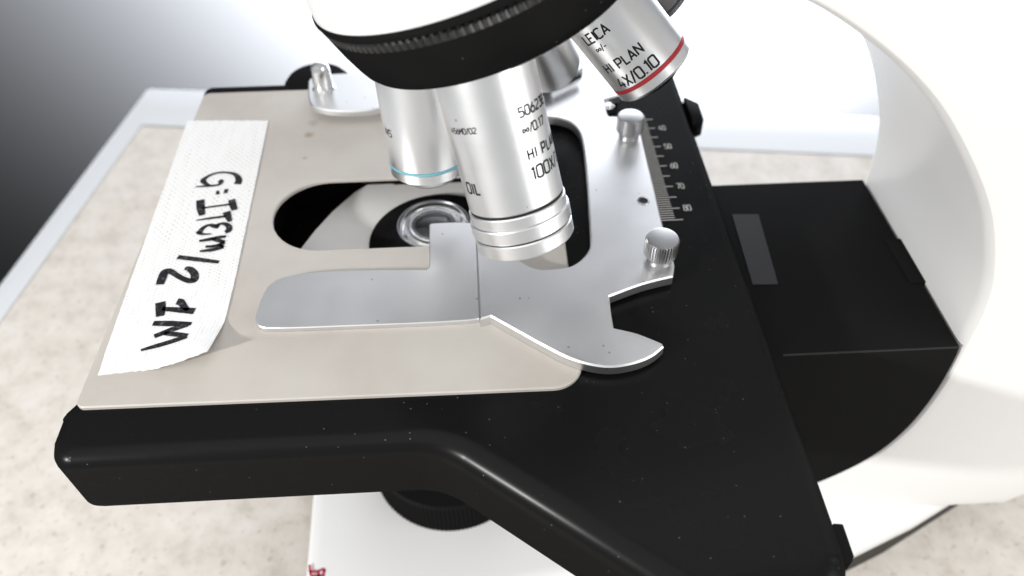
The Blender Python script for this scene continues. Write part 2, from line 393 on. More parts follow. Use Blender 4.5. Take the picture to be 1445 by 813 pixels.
# black carrier block inside the arm
blk = [(8.3, -1.5), (14.02, -1.5)] + [p for p in ins if p[1] < -1.6 and p[1] > -9.9] + [(8.3, -9.9)]
blk = [blk[0], (13.98, -1.5)] + [(p[0] - .04, p[1] + .02) for p in blk[2:-1]] + [blk[-1]]
k = MB(); bm = bmesh.new()
y0, y1 = YN + .02, YF - .02
lo = [bm.verts.new((p[0], y0, p[1])) for p in blk]; hi = [bm.verts.new((p[0], y1, p[1])) for p in blk]
cap(bm, lo); cap(bm, hi)
for i in range(len(blk)): bm.faces.new((lo[i], lo[(i + 1) % len(blk)], hi[(i + 1) % len(blk)], hi[i]))
bmesh.ops.triangulate(bm, faces=[f for f in bm.faces if len(f.verts) > 4]); k.bm(bm)
k.box((13.6, -2.2, -1.9), (14.12, -.35, -1.46), .03)
blk_o = k.build('stage_carrier', M['black_matte'], scope, bevel=.035)
et = MB(); et.box((9.2, YN - .005, -1.535), (13.96, YN + .035, -1.492)); et.build('edge_highlight', M['edge'], blk_o)  # thin strip painting in the light caught along the block's top front edge
gs = MB(); gs.prism(P2([(1033, 303), (1070, 303), (1098, 402), (1062, 402)], -1.49), -1.5, -1.47); gs.build('grey_patch', M['strip'], blk_o)  # slightly lighter grey rectangle on the block's top face

# stage body
outline = [(-8.29, -6.15, 0), (-8.5, -6.45, .3), (-8.56, -7.75, .85), (0.15, -7.72, 2.0), (5.25, -11.7, .8), (8.42, -11.7, 1.05), (8.42, 9.6, .3), (3.6, 9.6, .2), (3.6, 7.45, .0), (-8.29, 7.45, .35)]
op = fillet(outline, 10)
rad = []
for p in op:
    if p[1] < -6.8: rad.append(.44 + .18 * max(0, min(1, (p[0] + .6) / 1.6)))
    elif p[0] < -8: rad.append(.10 if p[1] > -6.2 else .2)
    else: rad.append(.14)
for _ in range(2): rad = [(rad[i - 1] + rad[i] * 2 + rad[(i + 1) % len(rad)]) / 4 for i in range(len(rad))]
ZT = -.11
slot_c = (-3.17, .155); slot_r = 1.535
slot = [(3.75, slot_c[1] + slot_r)] + [(slot_c[0] + slot_r * math.cos(R(t)), slot_c[1] + slot_r * math.sin(R(t))) for t in range(90, 271, 6)] + [(3.75, slot_c[1] - slot_r)]
pocket = [(-4.95, -2.6), (3.3, -2.6), (3.3, 2.85), (-4.95, 2.85)]
bm = bmesh.new(); lv = []
def ring(z, fr, fix=0.0):
    lv.append([bm.verts.new((p[0], p[1], z if not isinstance(z, list) else z[i])) for i, p in enumerate(offset(op, [r * fr + fix for r in rad]))])
ring(-2.28, 0, .22); ring(-2.2, 0, .07); ring(-2.06, 0, 0)
for q in range(0, 7):
    th = q / 6 * math.pi / 2
    ring([ZT - r * (1 - math.sin(th)) for r in rad], 1 - math.cos(th))
n0 = len(op)
for q in range(len(lv) - 1):
    for i in range(n0): bm.faces.new((lv[q][i], lv[q][(i + 1) % n0], lv[q + 1][(i + 1) % n0], lv[q + 1][i]))
bm.faces.new(lv[0][::-1])
pk = [bm.verts.new((x, y, ZT)) for x, y in pocket]; pb = [bm.verts.new((x, y, -1.9)) for x, y in pocket]
ed = []
for i in range(4):
    bm.faces.new((pk[i], pk[(i + 1) % 4], pb[(i + 1) % 4], pb[i])); ed.append(bm.edges.get((pk[i], pk[(i + 1) % 4])))
bm.faces.new(pb)
top_e = [bm.edges.get((lv[-1][i], lv[-1][(i + 1) % n0])) for i in range(n0)]
bmesh.ops.triangle_fill(bm, use_beauty=True, edges=top_e + ed)
bmesh.ops.triangulate(bm, faces=[f for f in bm.faces if len(f.verts) > 4])
s = MB(); s.bm(bm); stage = s.build('stage', M['black'], scope, sharp=50, wn=True)

# beige plate with slot
plate = fillet([(-8.19, -6.36, .22), (3.62, -6.42, .75), (3.62, 1.69, 0)], 8)
plate = plate[:-1] + [(3.62, slot[0][1])] + slot[1:-1] + [(3.62, slot[-1][1])]
# walk: front-left -> front-right -> up to lower slot edge -> round the slot -> upper slot edge -> back right -> back left
fl = fillet([(-8.19, -6.36, .22), (3.62, -6.42, .75), (3.62, 0, 0), (-8.19, 0, 0)], 8)
front = [p for p in fl if p[1] < -3]
front = front[len(front) // 2:] if False else front
fr_sorted = [p for p in front if p[0] < -4] + [p for p in front if p[0] > 0]
plate = fr_sorted + [(3.62, slot_c[1] - slot_r)] + [(x, y) for x, y in slot[1:-1]][::-1] + [(3.62, slot_c[1] + slot_r), (3.62, 6.84)] + fillet([(3.62, 0, 0), (3.62, 6.84, 0), (-8.19, 6.84, .25), (-8.19, 0, 0)], 6)[2:-1]
pl = MB(); pl.prism(plate, ZT + .002, 0.0, .03); pl.build('stage_plate', M['beige'], stage, sharp=20)

# ivory plate and condenser under the slot
zc = -1.15
c0 = [tuple(at(x, y, zc)[:2]) for x, y in ((532, 253), (500, 272), (470, 298), (445, 325), (424, 352))]
ip = c0 + [(c0[-1][0] - .1, -2.5), (3.2, -2.5), (3.2, 2.8), (c0[0][0] + .6, 2.8)]
cond = MB(); cond.lathe((at(620, 337, -1.05)[0], at(620, 337, -1.05)[1], 0), (0, 0, 1), [(-1.6, 2.15), (-1.06, 2.15), (-1.0, 2.08), (-.62, 1.45), (-.50, 1.28), (-.50, 1.16), (-.62, 1.1)], 96)
lc = at(612, 317, -.5)
cond = MB()
fc = at(620, 337, -1.05)
seg = 96; prf = [(-1.5, 2.1, 0), (-1.07, 2.1, 0), (-1.02, 2.05, 0), (-.6, 1.2, 1), (-.5, 1.10, 1), (-.48, 1.04, 1), (-.55, 1.0, 1), (-.9, .9, 1)]
for z, r_, t in prf:
    cx, cy = (lc.x, lc.y) if t else (fc.x, fc.y)
    for j in range(seg):
        aa = 2 * math.pi * j / seg; cond.v.append((cx + r_ * math.cos(aa), cy + r_ * math.sin(aa), z))
for q in range(len(prf) - 1):
    for j in range(seg):
        cond.f.append((q * seg + j, q * seg + (j + 1) % seg, (q + 1) * seg + (j + 1) % seg, (q + 1) * seg + j))
cond.open = False
cond_o = cond.build('condenser', M['black'], scope)
i_ = MB(); i_.prism(ip, zc - .12, zc); i_.build('condenser_plate', M['white_plate'], cond_o)
def lensring(name, prof, m, **kw):
    c = MB(); c.lathe((lc.x, lc.y, 0), (0, 0, 1), prof, 96); return c.build(name, M[m], cond_o, **kw)
lensring('bezel', [(-.50, 1.0), (-.455, 1.03), (-.45, 1.07), (-.47, 1.085)], 'dark_metal')
lensring('lens_seat', [(-.455, 1.03), (-.52, 1.0), (-.60, .86), (-.66, .80), (-.60, .765), (-.56, .73), (-.60, .69), (-.67, .655), (-.62, .635), (-.60, .62), (-.66, .60)], 'bright')
lensring('aperture', [(-.66, .62), (-.68, .001)], 'lens_dark')
lensring('front_lens', [(-.665, .60), (-.61, .52), (-.57, .38), (-.55, .2), (-.545, .001)], 'lens_dark', sharp=60)
lensring('cover_glass', [(-.62, .001), (-.62, .98), (-.50, 1.0), (-.47, .97), (-.41, .78), (-.365, .5), (-.35, .25), (-.345, .001)], 'glass', sharp=60)

# ribbed collar on the base
cb = at(633, 700, BZ + .6)
col = MB()
col.lathe((-.2, -1.85, 0), (0, 0, 1), [(BZ - .02, 2.8), (BZ + .05, 2.85), (BZ + 1.5, 2.85), (BZ + 1.6, 2.75), (BZ + 1.6, 1.9)], 480, cap1=True, rmod=lambda k, j, r: r - (.035 if (k in (1, 2) and j % 4 < 2) else 0))
col.build('illuminator_collar', M['black_matte'], scope)

# red print on the base, only its top shows in the frame
pr = MB()
def ribbon(mb, pts, widths, mapf, step=.12):
    """flat stroke through pts (2D) with width(s); mapf maps a 2D point into space"""
    dense = []
    for i in range(len(pts) - 1):
        a, b2 = Vector(pts[i]), Vector(pts[i + 1]); n = max(1, int((b2 - a).length / step))
        for j in range(n):
            t = j / n; wv = widths if not isinstance(widths, (list, tuple)) else widths[i] * (1 - t) + widths[i + 1] * t
            dense.append((a.lerp(b2, t), wv))
    dense.append((Vector(pts[-1]), widths if not isinstance(widths, (list, tuple)) else widths[-1]))
    L, Rr = [], []
    for i, (p, wv) in enumerate(dense):
        q0 = dense[max(0, i - 1)][0]; q1 = dense[min(len(dense) - 1, i + 1)][0]; d = (q1 - q0)
        d = d.normalized() if d.length > 1e-9 else Vector((1, 0)); nrm = Vector((-d.y, d.x))
        mit = 1.0
        if 0 < i < len(dense) - 1:
            d0 = (p - q0); d1 = (q1 - p)
            if d0.length > 1e-9 and d1.length > 1e-9: mit = 1 / max(.6, math.cos(d0.angle(d1) / 2))
        L.append(mapf(p + nrm * wv / 2 * mit)); Rr.append(mapf(p - nrm * wv / 2 * mit))
    n = len(dense); mb.add(L + Rr, [(i, i + 1, n + i + 1, n + i) for i in range(n - 1)])
def flat(z): return lambda p: (p.x, p.y, z)
for st in ([(437, 797), (437.5, 806), (440, 816)], [(437, 806), (446, 807), (456, 803), (459, 806)], [(449, 806), (450, 816)], [(457, 804), (456, 816)], [(441, 813), (455, 812)]):
    ribbon(pr, P2(st, BZ + .012), .09, flat(BZ + .012))
pr.open = True; pr.build('printed_mark', M['red_print'], base_o)

# millimetre scale on the stage top
sc_ = MB(); zs = ZT + .006
y80 = at(955, 294, ZT).y; y50 = at(928, 207, ZT).y; mm = (y50 - y80) / 30.0
x0 = at(935, 316, ZT).x - .06
for v in range(33, 86):
    y = y80 + (80 - v) * mm; ln = .46 if v % 5 else .68
    sc_.box((x0, y - .019, zs - .004), (x0 + ln, y + .019, zs))
sc_.build('scale', M['scale_white'], stage)

GL = {'0': [[(.12, 0), (0, .12), (0, .88), (.12, 1), (.48, 1), (.6, .88), (.6, .12), (.48, 0), (.12, 0)]],
 '1': [[(.02, .84), (.22, 1), (.22, 0)]], '2': [[(0, .88), (.1, 1), (.48, 1), (.6, .88), (.6, .62), (0, .1), (0, 0), (.6, 0)]],
 '3': [[(0, 1), (.6, 1), (.28, .62), (.48, .6), (.6, .48), (.6, .12), (.48, 0), (.1, 0), (0, .1)]],
 '4': [[(.42, 0), (.42, .55)], [(.28, 1), (0, .28), (.6, .28)]], '5': [[(.58, 1), (.05, 1), (.02, .58), (.46, .58), (.6, .46), (.6, .12), (.48, 0), (.1, 0), (0, .1)]],
 '6': [[(.45, 1), (.08, .55), (0, .38), (0, .12), (.12, 0), (.48, 0), (.6, .12), (.6, .45), (.48, .57), (.1, .57)]],
 '7': [[(0, 1), (.6, 1), (.22, 0)]], '8': [[(.14, .54), (.04, .66), (.04, .9), (.14, 1), (.46, 1), (.56, .9), (.56, .66), (.46, .54), (.14, .54), (0, .42), (0, .1), (.12, 0), (.48, 0), (.6, .1), (.6, .42), (.46, .54)]],
 'A': [[(0, 0), (.3, 1), (.6, 0)], [(.1, .3), (.5, .3)]], 'C': [[(.58, .88), (.46, 1), (.12, 1), (0, .88), (0, .12), (.12, 0), (.46, 0), (.58, .12)]],
 'D': [[(0, 0), (0, 1), (.44, 1), (.6, .84), (.6, .16), (.44, 0), (0, 0)]], 'E': [[(.52, 1), (0, 1), (0, 0), (.52, 0)], [(0, .52), (.44, .52)]],
 'H': [[(0, 0), (0, 1)], [(.56, 0), (.56, 1)], [(0, .52), (.56, .52)]], 'I': [[(.05, 0), (.05, 1)]], 'L': [[(0, 1), (0, 0), (.46, 0)]],
 'M': [[(0, 0), (0, 1), (.33, .4), (.66, 1), (.66, 0)]], 'N': [[(0, 0), (0, 1), (.58, 0), (.58, 1)]], 'O': [[(.12, 0), (0, .12), (0, .88), (.12, 1), (.48, 1), (.6, .88), (.6, .12), (.48, 0), (.12, 0)]],
 'P': [[(0, 0), (0, 1), (.44, 1), (.56, .9), (.56, .55), (.44, .45), (0, .45)]], 'S': [[(.58, .9), (.48, 1), (.1, 1), (0, .9), (0, .64), (.1, .54), (.48, .5), (.58, .4), (.58, .1), (.48, 0), (.1, 0), (0, .1)]],
 'X': [[(0, 0), (.54, 1)], [(0, 1), (.54, 0)]], 'x': [[(0, 0), (.46, .72)], [(0, .72), (.46, 0)]], '/': [[(0, -.08), (.36, 1.08)]], '.': [[(.04, 0), (.04, .13)]], '-': [[(0, .45), (.42, .45)]],
 '~': [[(.42 + .42 * math.sin(t / 16 * 2 * math.pi), .42 + .2 * math.sin(t / 8 * 2 * math.pi)) for t in range(17)]], ' ': []}
GW = {'1': .26, 'I': .1, '.': .1, '/': .36, '-': .42, '~': .84, ' ': .25, 'M': .66, 'x': .46, 'X': .54, 'L': .42}
def text_strokes(s, gap=.2):
    x = 0; out = []
    for ch in s:
        for st in GL[ch]: out.append([(x + a, b) for a, b in st])
        x += GW.get(ch, .6) + gap
    return out, x - gap
for v in (40, 50, 60, 70, 80):
    y = y80 + (80 - v) * mm; st, wd = text_strokes(str(v)); h = .235
    tm = MB(); tm.open = True
    for q in st: ribbon(tm, [(x0 + .80 + a * h * .62, y - h * .5 + c * h) for a, c in q], .034, flat(zs), .05)
    tm.build('scale_number', M['scale_white'], stage)

# rear rail, small clamp and lower end piece on the right edge
p = MB(); p.prism([(8.42, 4.1), (8.82, 4.3), (8.86, 5.3), (8.42, 5.75)], -.75, -.1); p.build('edge_clamp', M['black'], stage, bevel=.05)
p = MB(); p.prism(P2([(1176, 738), (1190, 739), (1198, 762), (1206, 785), (1203, 793), (1150, 796)], -.6)[::-1], -1.0, -.6); p.build('lower_stop', M['black_matte'], stage, bevel=.03)

# ------------------------------------------------------------------ slide holder
ZH = .30
def curvy(pts, corners, k=5):
    n = len(pts); cs = [i for i, p in enumerate(pts) if p in corners]; out = []
    for a_, b_ in zip(cs, cs[1:] + [cs[0] + n]):
        seg_ = [pts[i % n] for i in range(a_, b_ + 1)]
        out += (smooth(seg_, k) if len(seg_) > 2 else seg_)[:-1]
    return out
hp = [(672, 331), (684, 340), (702, 350), (716, 355), (726, 360), (736, 369), (749, 376), (765, 379.5), (790, 378), (808, 374), (822, 364), (831, 352), (833.5, 338), (831, 290), (827, 235), (823, 203), (818, 186), (808, 174), (795, 168),
      (775, 165), (735, 163), (690, 158), (684, 140), (700, 95), (740, 66), (790, 60), (832, 62), (868, 110), (874, 134), (853, 140), (856, 158), (860, 164), (896, 164), (904, 189), (913, 225), (924, 270), (935, 316), (947, 352), (952, 374), (950, 390),
      (906, 401), (860, 418), (862, 438), (866, 462), (900, 470), (935, 484), (937, 489), (921, 502), (897, 512), (866, 517.5), (836, 515), (802, 505), (764, 486), (728, 466), (692, 446), (677, 450.5)]
holder_pts = P2(curvy(hp, {(672, 331), (690, 158), (684, 140), (832, 62), (874, 134), (853, 140), (860, 164), (896, 164), (904, 189), (952, 374), (950, 390), (860, 418), (866, 462), (935, 484), (937, 489), (692, 446), (677, 450.5)}), ZH)
hm = MB(); hm.prism(holder_pts, .012, ZH, .04)
holder = hm.build('slide_holder', M['plate_silver'], scope, sharp=20)
fp = [(676.5, 449.5), (660, 452), (600, 455.5), (500, 459.5), (420, 462.5), (384, 463), (370, 462), (362, 457), (360, 449), (364, 433), (372, 414), (379, 403), (392, 394), (420, 386.5), (470, 382), (540, 380.5), (602, 380.5),
      (605.5, 377), (606, 360), (605.5, 330), (606, 318), (610, 315), (640, 313.5), (664, 314), (671, 322), (672, 331)]
fm = MB(); fm.prism(P2(curvy(fp, {(676.5, 449.5), (602, 380.5), (605.5, 377), (606, 330), (606, 318), (640, 313.5), (664, 314), (672, 331)}), .14), .01, .14, .022); fm.build('slide_finger', M['plate_silver'], holder, sharp=20)
# raised seam strip between finger and holder
# spring lever at the back
lp = [(-4.2, 5.15), (-3.75, 4.78), (-3.0, 4.6), (-2.2, 4.62), (-1.6, 4.75), (0.8, 5.05), (3.3, 5.62), (4.9, 6.62), (4.98, 7.25), (4.6, 7.5), (2.5, 7.0), (-3.6, 6.95), (-4.35, 6.75), (-4.4, 6.2)]
lm = MB(); lm.prism(curvy(lp, {(4.98, 7.25), (4.6, 7.5), (2.5, 7.0), (-3.6, 6.95)}), ZH + .02, ZH + .22, .04); lever = lm.build('spring_lever', M['plate_silver'], holder, sharp=20)
pm = MB(); c_ = at(457, 124, ZH + .22)
pm.lathe((c_.x, c_.y, 0), (0, 0, 1), [(ZH + .2, .40), (ZH + .3, .33), (ZH + .95, .31), (ZH + 1.1, .26), (ZH + 1.16, .14), (ZH + 1.17, .001)], 48); pm.build('hinge_pin', M['bright'], lever)
bb = MB(); bb.prism(P2([(758, 129), (816, 103), (821, 109), (764, 136)], ZH + .24)[::-1], ZH + .21, ZH + .34); bb.build('lever_edge_shade', M['strip'], lever, bevel=.02)  # dark strip standing in for shade on the lever's front side
hs = MB(); c_ = at(771, 118, ZH + .22); hs.lathe((c_.x, c_.y, 0), (0, 0, 1), [(ZH + .2, .2), (ZH + .55, .2), (ZH + .62, .12), (ZH + .62, .001)], 32); hs.build('screw', M['dark_metal'], lever)
def thumb(px, py, r, stem, hh):
    c = at(px, py, ZH); m_ = MB()
    def rm(k, j, rr): return rr - (.035 if (4 <= k <= 5 and j % 4 < 2) else 0)
    prof = [(ZH + .0, r * .76), (ZH + stem * .5, r * .72), (ZH + stem, r * .74), (ZH + stem, r * .9), (ZH + stem + .06, r), (ZH + stem + hh - .08, r), (ZH + stem + hh, r * .92), (ZH + stem + hh + .015, r * .8), (ZH + stem + hh + .015, .001)]
    m_.lathe((c.x, c.y, 0), (0, 0, 1), prof, 144, rmod=rm); m_.build('thumb_screw', M['knob'], holder, sharp=25)
thumb(930, 366, .445, .20, .56)
thumb(887, 192, .42, .20, .54)
h_ = MB(); c_ = at(908, 283.5, ZH); h_.lathe((c_.x, c_.y, 0), (0, 0, 1), [(ZH - .01, .19), (ZH + .012, .18), (ZH + .014, .13)], 32); sc0 = h_.build('set_screw', M['bright'], holder)
h_ = MB(); h_.lathe((c_.x, c_.y, 0), (0, 0, 1), [(ZH + .006, .135), (ZH + .006, .001)], 32); h_.build('screw_hole', M['print'], holder)
h_ = MB(); c_ = at(857.5, 152, .05); h_.lathe((c_.x, c_.y, 0), (0, 0, 1), [(-.06, .24), (.12, .22), (.2, .12), (.2, .001)], 32); h_.build('rivet', M['bright'], stage)

# black locking knob behind the rear edge
kn = MB(); c_ = at(447, 112, -.1)
kn.lathe((c_.x, c_.y, 0), (0, 0, 1), [(-1.6, 1.12), (-.35, 1.16), (-.22, 1.16), (-.05, 1.02), (.02, .7), (.03, .001)], 120, rmod=lambda k, j, r: r - (.06 if k in (0, 1) and j % 6 < 3 else 0))
kn.build('locking_knob', M['black_ring'], scope)

# ------------------------------------------------------------------ nosepiece
NA = Vector((-.339, -.278, 12.8)); nv = Vector((math.sin(.344) * math.cos(-.176), math.sin(.344) * math.sin(-.176), -math.cos(.344)))
L1, R1, L2, R2 = 5.154, 3.676, 6.622, 3.243
t = MB(); t.lathe(NA, nv, [(.6, 2.6), (1.2, 3.0), (2.6, 3.45), (4.2, 3.60), (5.10, 3.655), (5.14, 3.60), (5.14, 3.0)], 128, cap0=True)
turret = t.build('turret', M['white'], scope)
NT = 132; SEG = NT * 6
def knurl(k, j, r):
    if k in (1, 2, 3):
        ph = (j % 6) / 6.0; tri = abs(ph - .5) * 2            # 0..1
        amp = {1: .17, 2: .10, 3: .0}[k]
        return r - amp * tri
    return r
n = MB(); n.lathe(NA, nv, [(L1 - .06, 3.60), (L1 - .05, 3.685), (L1 + .03, 3.70), (L1 + .13, 3.66), (L1 + .14, 3.50), (L1 + .36, 3.50), (L1 + .37, 3.60), (L1 + .8, 3.49), (L1 + 1.2, 3.36), (L2 - .10, 3.29), (L2 - .02, 3.23), (L2, 3.15), (L2, 2.9)], 256)
nose = n.build('nosepiece', M['black_ring'], scope, sharp=50)
n = MB(); n.lathe(NA, nv, [(L1 + .12, 3.45), (L1 + .135, 3.665), (L1 + .22, 3.64), (L1 + .375, 3.595), (L1 + .38, 3.4)], SEG, rmod=knurl); n.build('grip_band', M['black_gloss'], nose, sharp=20)
n = MB(); n.lathe(NA, nv, [(L2 - .05, 3.0), (L2 + .12, 2.98), (L2 + .16, 2.9), (L2 + .16, .001)], 96); n.build('mounting_plate', M['dark_metal'], nose)

# ------------------------------------------------------------------ objectives
def axis(px, py, slope, c, D):
    P = atd(px, py, D); d = ray(px, py).normalized(); d2 = ray(px + slope, py + 1).normalized()
    tt = (d2 - d * d2.dot(d)).normalized()
    return P, d * c + tt * math.sqrt(1 - c * c)
class Obj:
    def __init__(s, P, u, rr):
        s.P, s.u, s.r = P, u.normalized(), rr; s.e1, s.e2 = frame(s.u)
        s.top = ((NA + nv * (L2 + .1) - P).dot(nv)) / s.u.dot(nv)        # where the axis meets the nosepiece
    def s_at(s, py):
        a, b = -6.0, 8.0
        for _ in range(60):
            mid = (a + b) / 2
            if proj(s.P + s.u * mid)[1] < py: a = mid
            else: b = mid
        return a
    def pick(s, px, py):
        d = ray(px, py).normalized(); o = CAM - s.P
        dp = d - s.u * d.dot(s.u); op_ = o - s.u * o.dot(s.u)
        A, B, C = dp.dot(dp), 2 * dp.dot(op_), op_.dot(op_) - s.r ** 2
        disc = max(0, B * B - 4 * A * C); tt = (-B - math.sqrt(disc)) / (2 * A)
        q = o + d * tt; return q.dot(s.u), math.atan2(q.dot(s.e2), q.dot(s.e1))
    def pt(s, st, ang, rr): return s.P + s.u * st + (s.e1 * math.cos(ang) + s.e2 * math.sin(ang)) * rr
    def lathe(s, name, prof, m, parent, **kw):
        b = MB(); b.lathe(s.P, s.u, prof, 128, **kw); return b.build(name, m, parent, sharp=16)
    def text(s, txt, px, py, h, parent, m=None, anchor='start', wf=1.0, lw=.13, name='lettering', gap=.2):
        st0, ph0 = s.pick(px, py); strokes, wd = text_strokes(txt, gap)
        # direction of reading: to the right on the picture
        sg = 1 if (proj(s.pt(st0, ph0 + .02, s.r))[0] > proj(s.pt(st0, ph0 - .02, s.r))[0]) else -1
        off = {'start': 0, 'mid': -wd / 2, 'end': -wd}[anchor]
        b = MB(); b.open = True
        for q in strokes:
            ribbon(b, [((a + off) * h * wf, (c - .5) * h) for a, c in q], lw * h, lambda p: s.pt(st0 - p.y, ph0 + sg * p.x / s.r, s.r + .004), .03)
        return b.build(name, m or M['print'], parent)

# 100x oil objective
P, u = axis(712, 215, .25, .31, 16.7); O1 = Obj(P, u, 1.075)
sb, sa, sr = O1.s_at(278), O1.s_at(314), O1.s_at(336)
o1 = O1.lathe('objective', [(O1.top, 1.0), (O1.top + .1, 1.06), (O1.top + .12, 1.06), (O1.top + .16, O1.r), (sb - .03, O1.r), (sb, O1.r - .02), (sb, O1.r - .07), (sb + .05, O1.r - .07)], M['silver'], scope)
o1['label'] = 'tilted silver objective marked 100X and OIL, nearest the viewer'
O1.lathe('collar', [(sb + .05, .97), (sb + .05, O1.r + .01), (sb + .08, O1.r + .03), (sb + .30, O1.r + .03), (sb + .32, O1.r + .06), (sb + .35, O1.r + .07), (sa - .02, O1.r + .07), (sa, O1.r + .055), (sa, .95)], M['silver'], o1)
O1.lathe('groove', [(sa - .02, .97), (sa + .03, 1.04), (sa + .07, 1.04), (sa + .08, .9)], M['print'], o1)
O1.lathe('groove', [(sb - .002, .97), (sb + .005, O1.r - .015), (sb + .045, O1.r - .015), (sb + .05, .97)], M['print'], o1)
O1.lathe('sleeve', [(sa + .05, .95), (sa + .05, O1.r + .03), (sa + .08, O1.r + .055), (sr - .04, O1.r + .05), (sr, O1.r + .02), (sr + .02, O1.r - .1), (sr + .03, .55), (sr + .18, .45), (sr + .18, .001)], M['silver'], o1)
O1.text('506238', 732, 160, .19, o1, gap=.24, lw=.2)
O1.text('~/0.17', 737.5, 185, .18, o1, gap=.18, lw=.2)
O1.text('HI PLAN', 745.5, 219, .215, o1, gap=.28, lw=.2)
O1.text('100X/1.25', 751, 246, .265, o1, gap=.22, lw=.175)
O1.text('OIL', 659.5, 264.5, .24, o1, gap=.26, lw=.18)
O1.text('456MD/02', 637.5, 184, .115, o1, gap=.2, lw=.18)

# objective with a light blue band
P, u = axis(600, 190, .14, .46, 20.3); O2 = Obj(P, u, 1.06)
s2b, s2l = O2.s_at(246), O2.s_at(219)
o2 = O2.lathe('objective', [(O2.top - .6, 1.0), (O2.top - .2, O2.r), (s2l - .045, O2.r), (s2l - .04, O2.r - .02), (s2l + .045, O2.r - .02), (s2l + .05, O2.r), (s2l + .30, O2.r - .005), (s2b - .42, O2.r - .10), (s2b - .08, O2.r - .24), (s2b, O2.r - .32), (s2b + .04, .55), (s2b + .04, .001)], M['silver'], scope)
o2['label'] = 'silver objective with a light blue band above the condenser lens'
O2.lathe('colour_band', [(s2l - .032, O2.r - .02), (s2l - .027, O2.r + .004), (s2l + .027, O2.r + .004), (s2l + .032, O2.r - .02)], M['cyan'], o2)
O2.text('NS', 544.6, 184.5, .19, o2, gap=.2)

# objective with a red band
P, u = axis(895, 65, .78, .27, 19.5); O3 = Obj(P, u, 1.08)
s3l, s3b = O3.s_at(89), O3.s_at(104)
o3 = O3.lathe('objective', [(O3.top - .6, .95), (O3.top, O3.r), (s3l - .06, O3.r), (s3l - .055, O3.r - .02), (s3l + .055, O3.r - .02), (s3l + .06, O3.r), (s3b - .08, O3.r), (s3b, O3.r - .08), (s3b + .02, .62)], M['silver'], scope)
o3['label'] = 'short silver objective with a red band, tilted to the right'
O3.lathe('colour_band', [(s3l - .055, O3.r - .02), (s3l - .05, O3.r + .004), (s3l + .05, O3.r + .004), (s3l + .055, O3.r - .02)], M['red'], o3)
O3.lathe('front_cell', [(s3b - .02, .66), (s3b + .16, .62), (s3b + .22, .52), (s3b + .22, .001)], M['black_matte'], o3)
O3.text('LEICA', 856.5, 38, .255, o3, anchor='end', gap=.14, lw=.17)
O3.text('~/-', 855, 63.5, .17, o3, anchor='end', gap=.14, lw=.17)
O3.text('HI PLAN', 904.5, 65.5, .255, o3, anchor='end', gap=.22, lw=.175)
O3.text('4X/0.10', 926, 83, .29, o3, anchor='end', gap=.17, lw=.17)

# two more objectives on the far side
def turned(deg, base_u, L=None):
    q = Matrix.Rotation(R(deg), 3, nv); return q @ base_u
d4 = atd(769, 78, 24.0); u4 = (d4 - (NA + nv * 1.5)).normalized()
O4 = Obj(d4, u4, 1.0); s4 = O4.s_at(98)
o4 = O4.lathe('objective', [(O4.top - .8, .9), (O4.top - .2, 1.0), (s4 - .35, 1.0), (s4 - .1, .86), (s4, .7), (s4 + .03, .001)], M['silver'], scope)
o4['label'] = 'silver objective half hidden behind the marked 100X objective'
d5 = atd(934, -6, 23.5); u5 = (O3.u + Vector((.12, .25, .05))).normalized()
O5 = Obj(d5, u5, 1.05); s5 = O5.s_at(-4)
o5 = O5.lathe('objective', [(s5 - 3.0, 1.0), (s5 - .12, 1.05), (s5 - .1, 1.0), (s5 - .06, 1.0), (s5 - .05, 1.05), (s5 + .1, 1.05), (s5 + .14, .98), (s5 + .15, .001)], M['dark_metal'], scope)
o5['label'] = 'grey metal objective rim peeping out behind the red banded objective'

# ------------------------------------------------------------------ masking tape with handwriting
TL, TR, BL, BR = [at(x, y, .03) for x, y in ((265, 170), (378.5, 170), (138, 529), (297, 514))]
RS = [at(x, y, .03) for x, y in ((378.5, 170), (362, 250), (343, 340), (329, 405), (316, 456), (306, 486), (299.5, 513))]
LS = [at(x, y, .03) for x, y in ((265, 170), (237, 249), (204, 340), (182, 402), (163, 456), (151, 490), (138, 529))]
def interp(l, t):
    x = t * (len(l) - 1); i = min(len(l) - 2, int(x)); return l[i].lerp(l[i + 1], x - i)
def lift(px_, py_):
    d = Vector((px_ - BR.x, py_ - BR.y)).length; return .46 * max(0, 1 - d / 1.55) ** 1.5
NX, NY = 36, 110
tb = bmesh.new(); grid = []; uvs = {}
jt = [random.uniform(-1, 1) for _ in range(NX + 1)]; jb = [random.uniform(-1, 1) for _ in range(NX + 1)]
for j in range(NY + 1):
    row = []
    for i in range(NX + 1):
        s_, t_ = i / NX, j / NY
        p = interp(LS, t_).lerp(interp(RS, t_), s_)
        if j == 0: p.y += jt[i] * .018
        if j == NY: p.y += jb[i] * .022
        if i in (0, NX): p.x += random.uniform(-.006, .006)
        p.z = .03 + lift(p.x, p.y) + .004 * math.sin(9 * s_ + 2) * math.sin(31 * t_)
        row.append(tb.verts.new(p))
    grid.append(row)
for j in range(NY):
    for i in range(NX): tb.faces.new((grid[j + 1][i], grid[j + 1][i + 1], grid[j][i + 1], grid[j][i]))
low = [[tb.verts.new(v.co - Vector((0, 0, .022))) for v in row] for row in grid]
for j in range(NY):
    for i in range(NX): tb.faces.new((low[j][i], low[j][i + 1], low[j + 1][i + 1], low[j + 1][i]))
per = [(0, i) for i in range(NX)] + [(j, NX) for j in range(NY)] + [(NY, i) for i in range(NX, 0, -1)] + [(j, 0) for j in range(NY, 0, -1)]
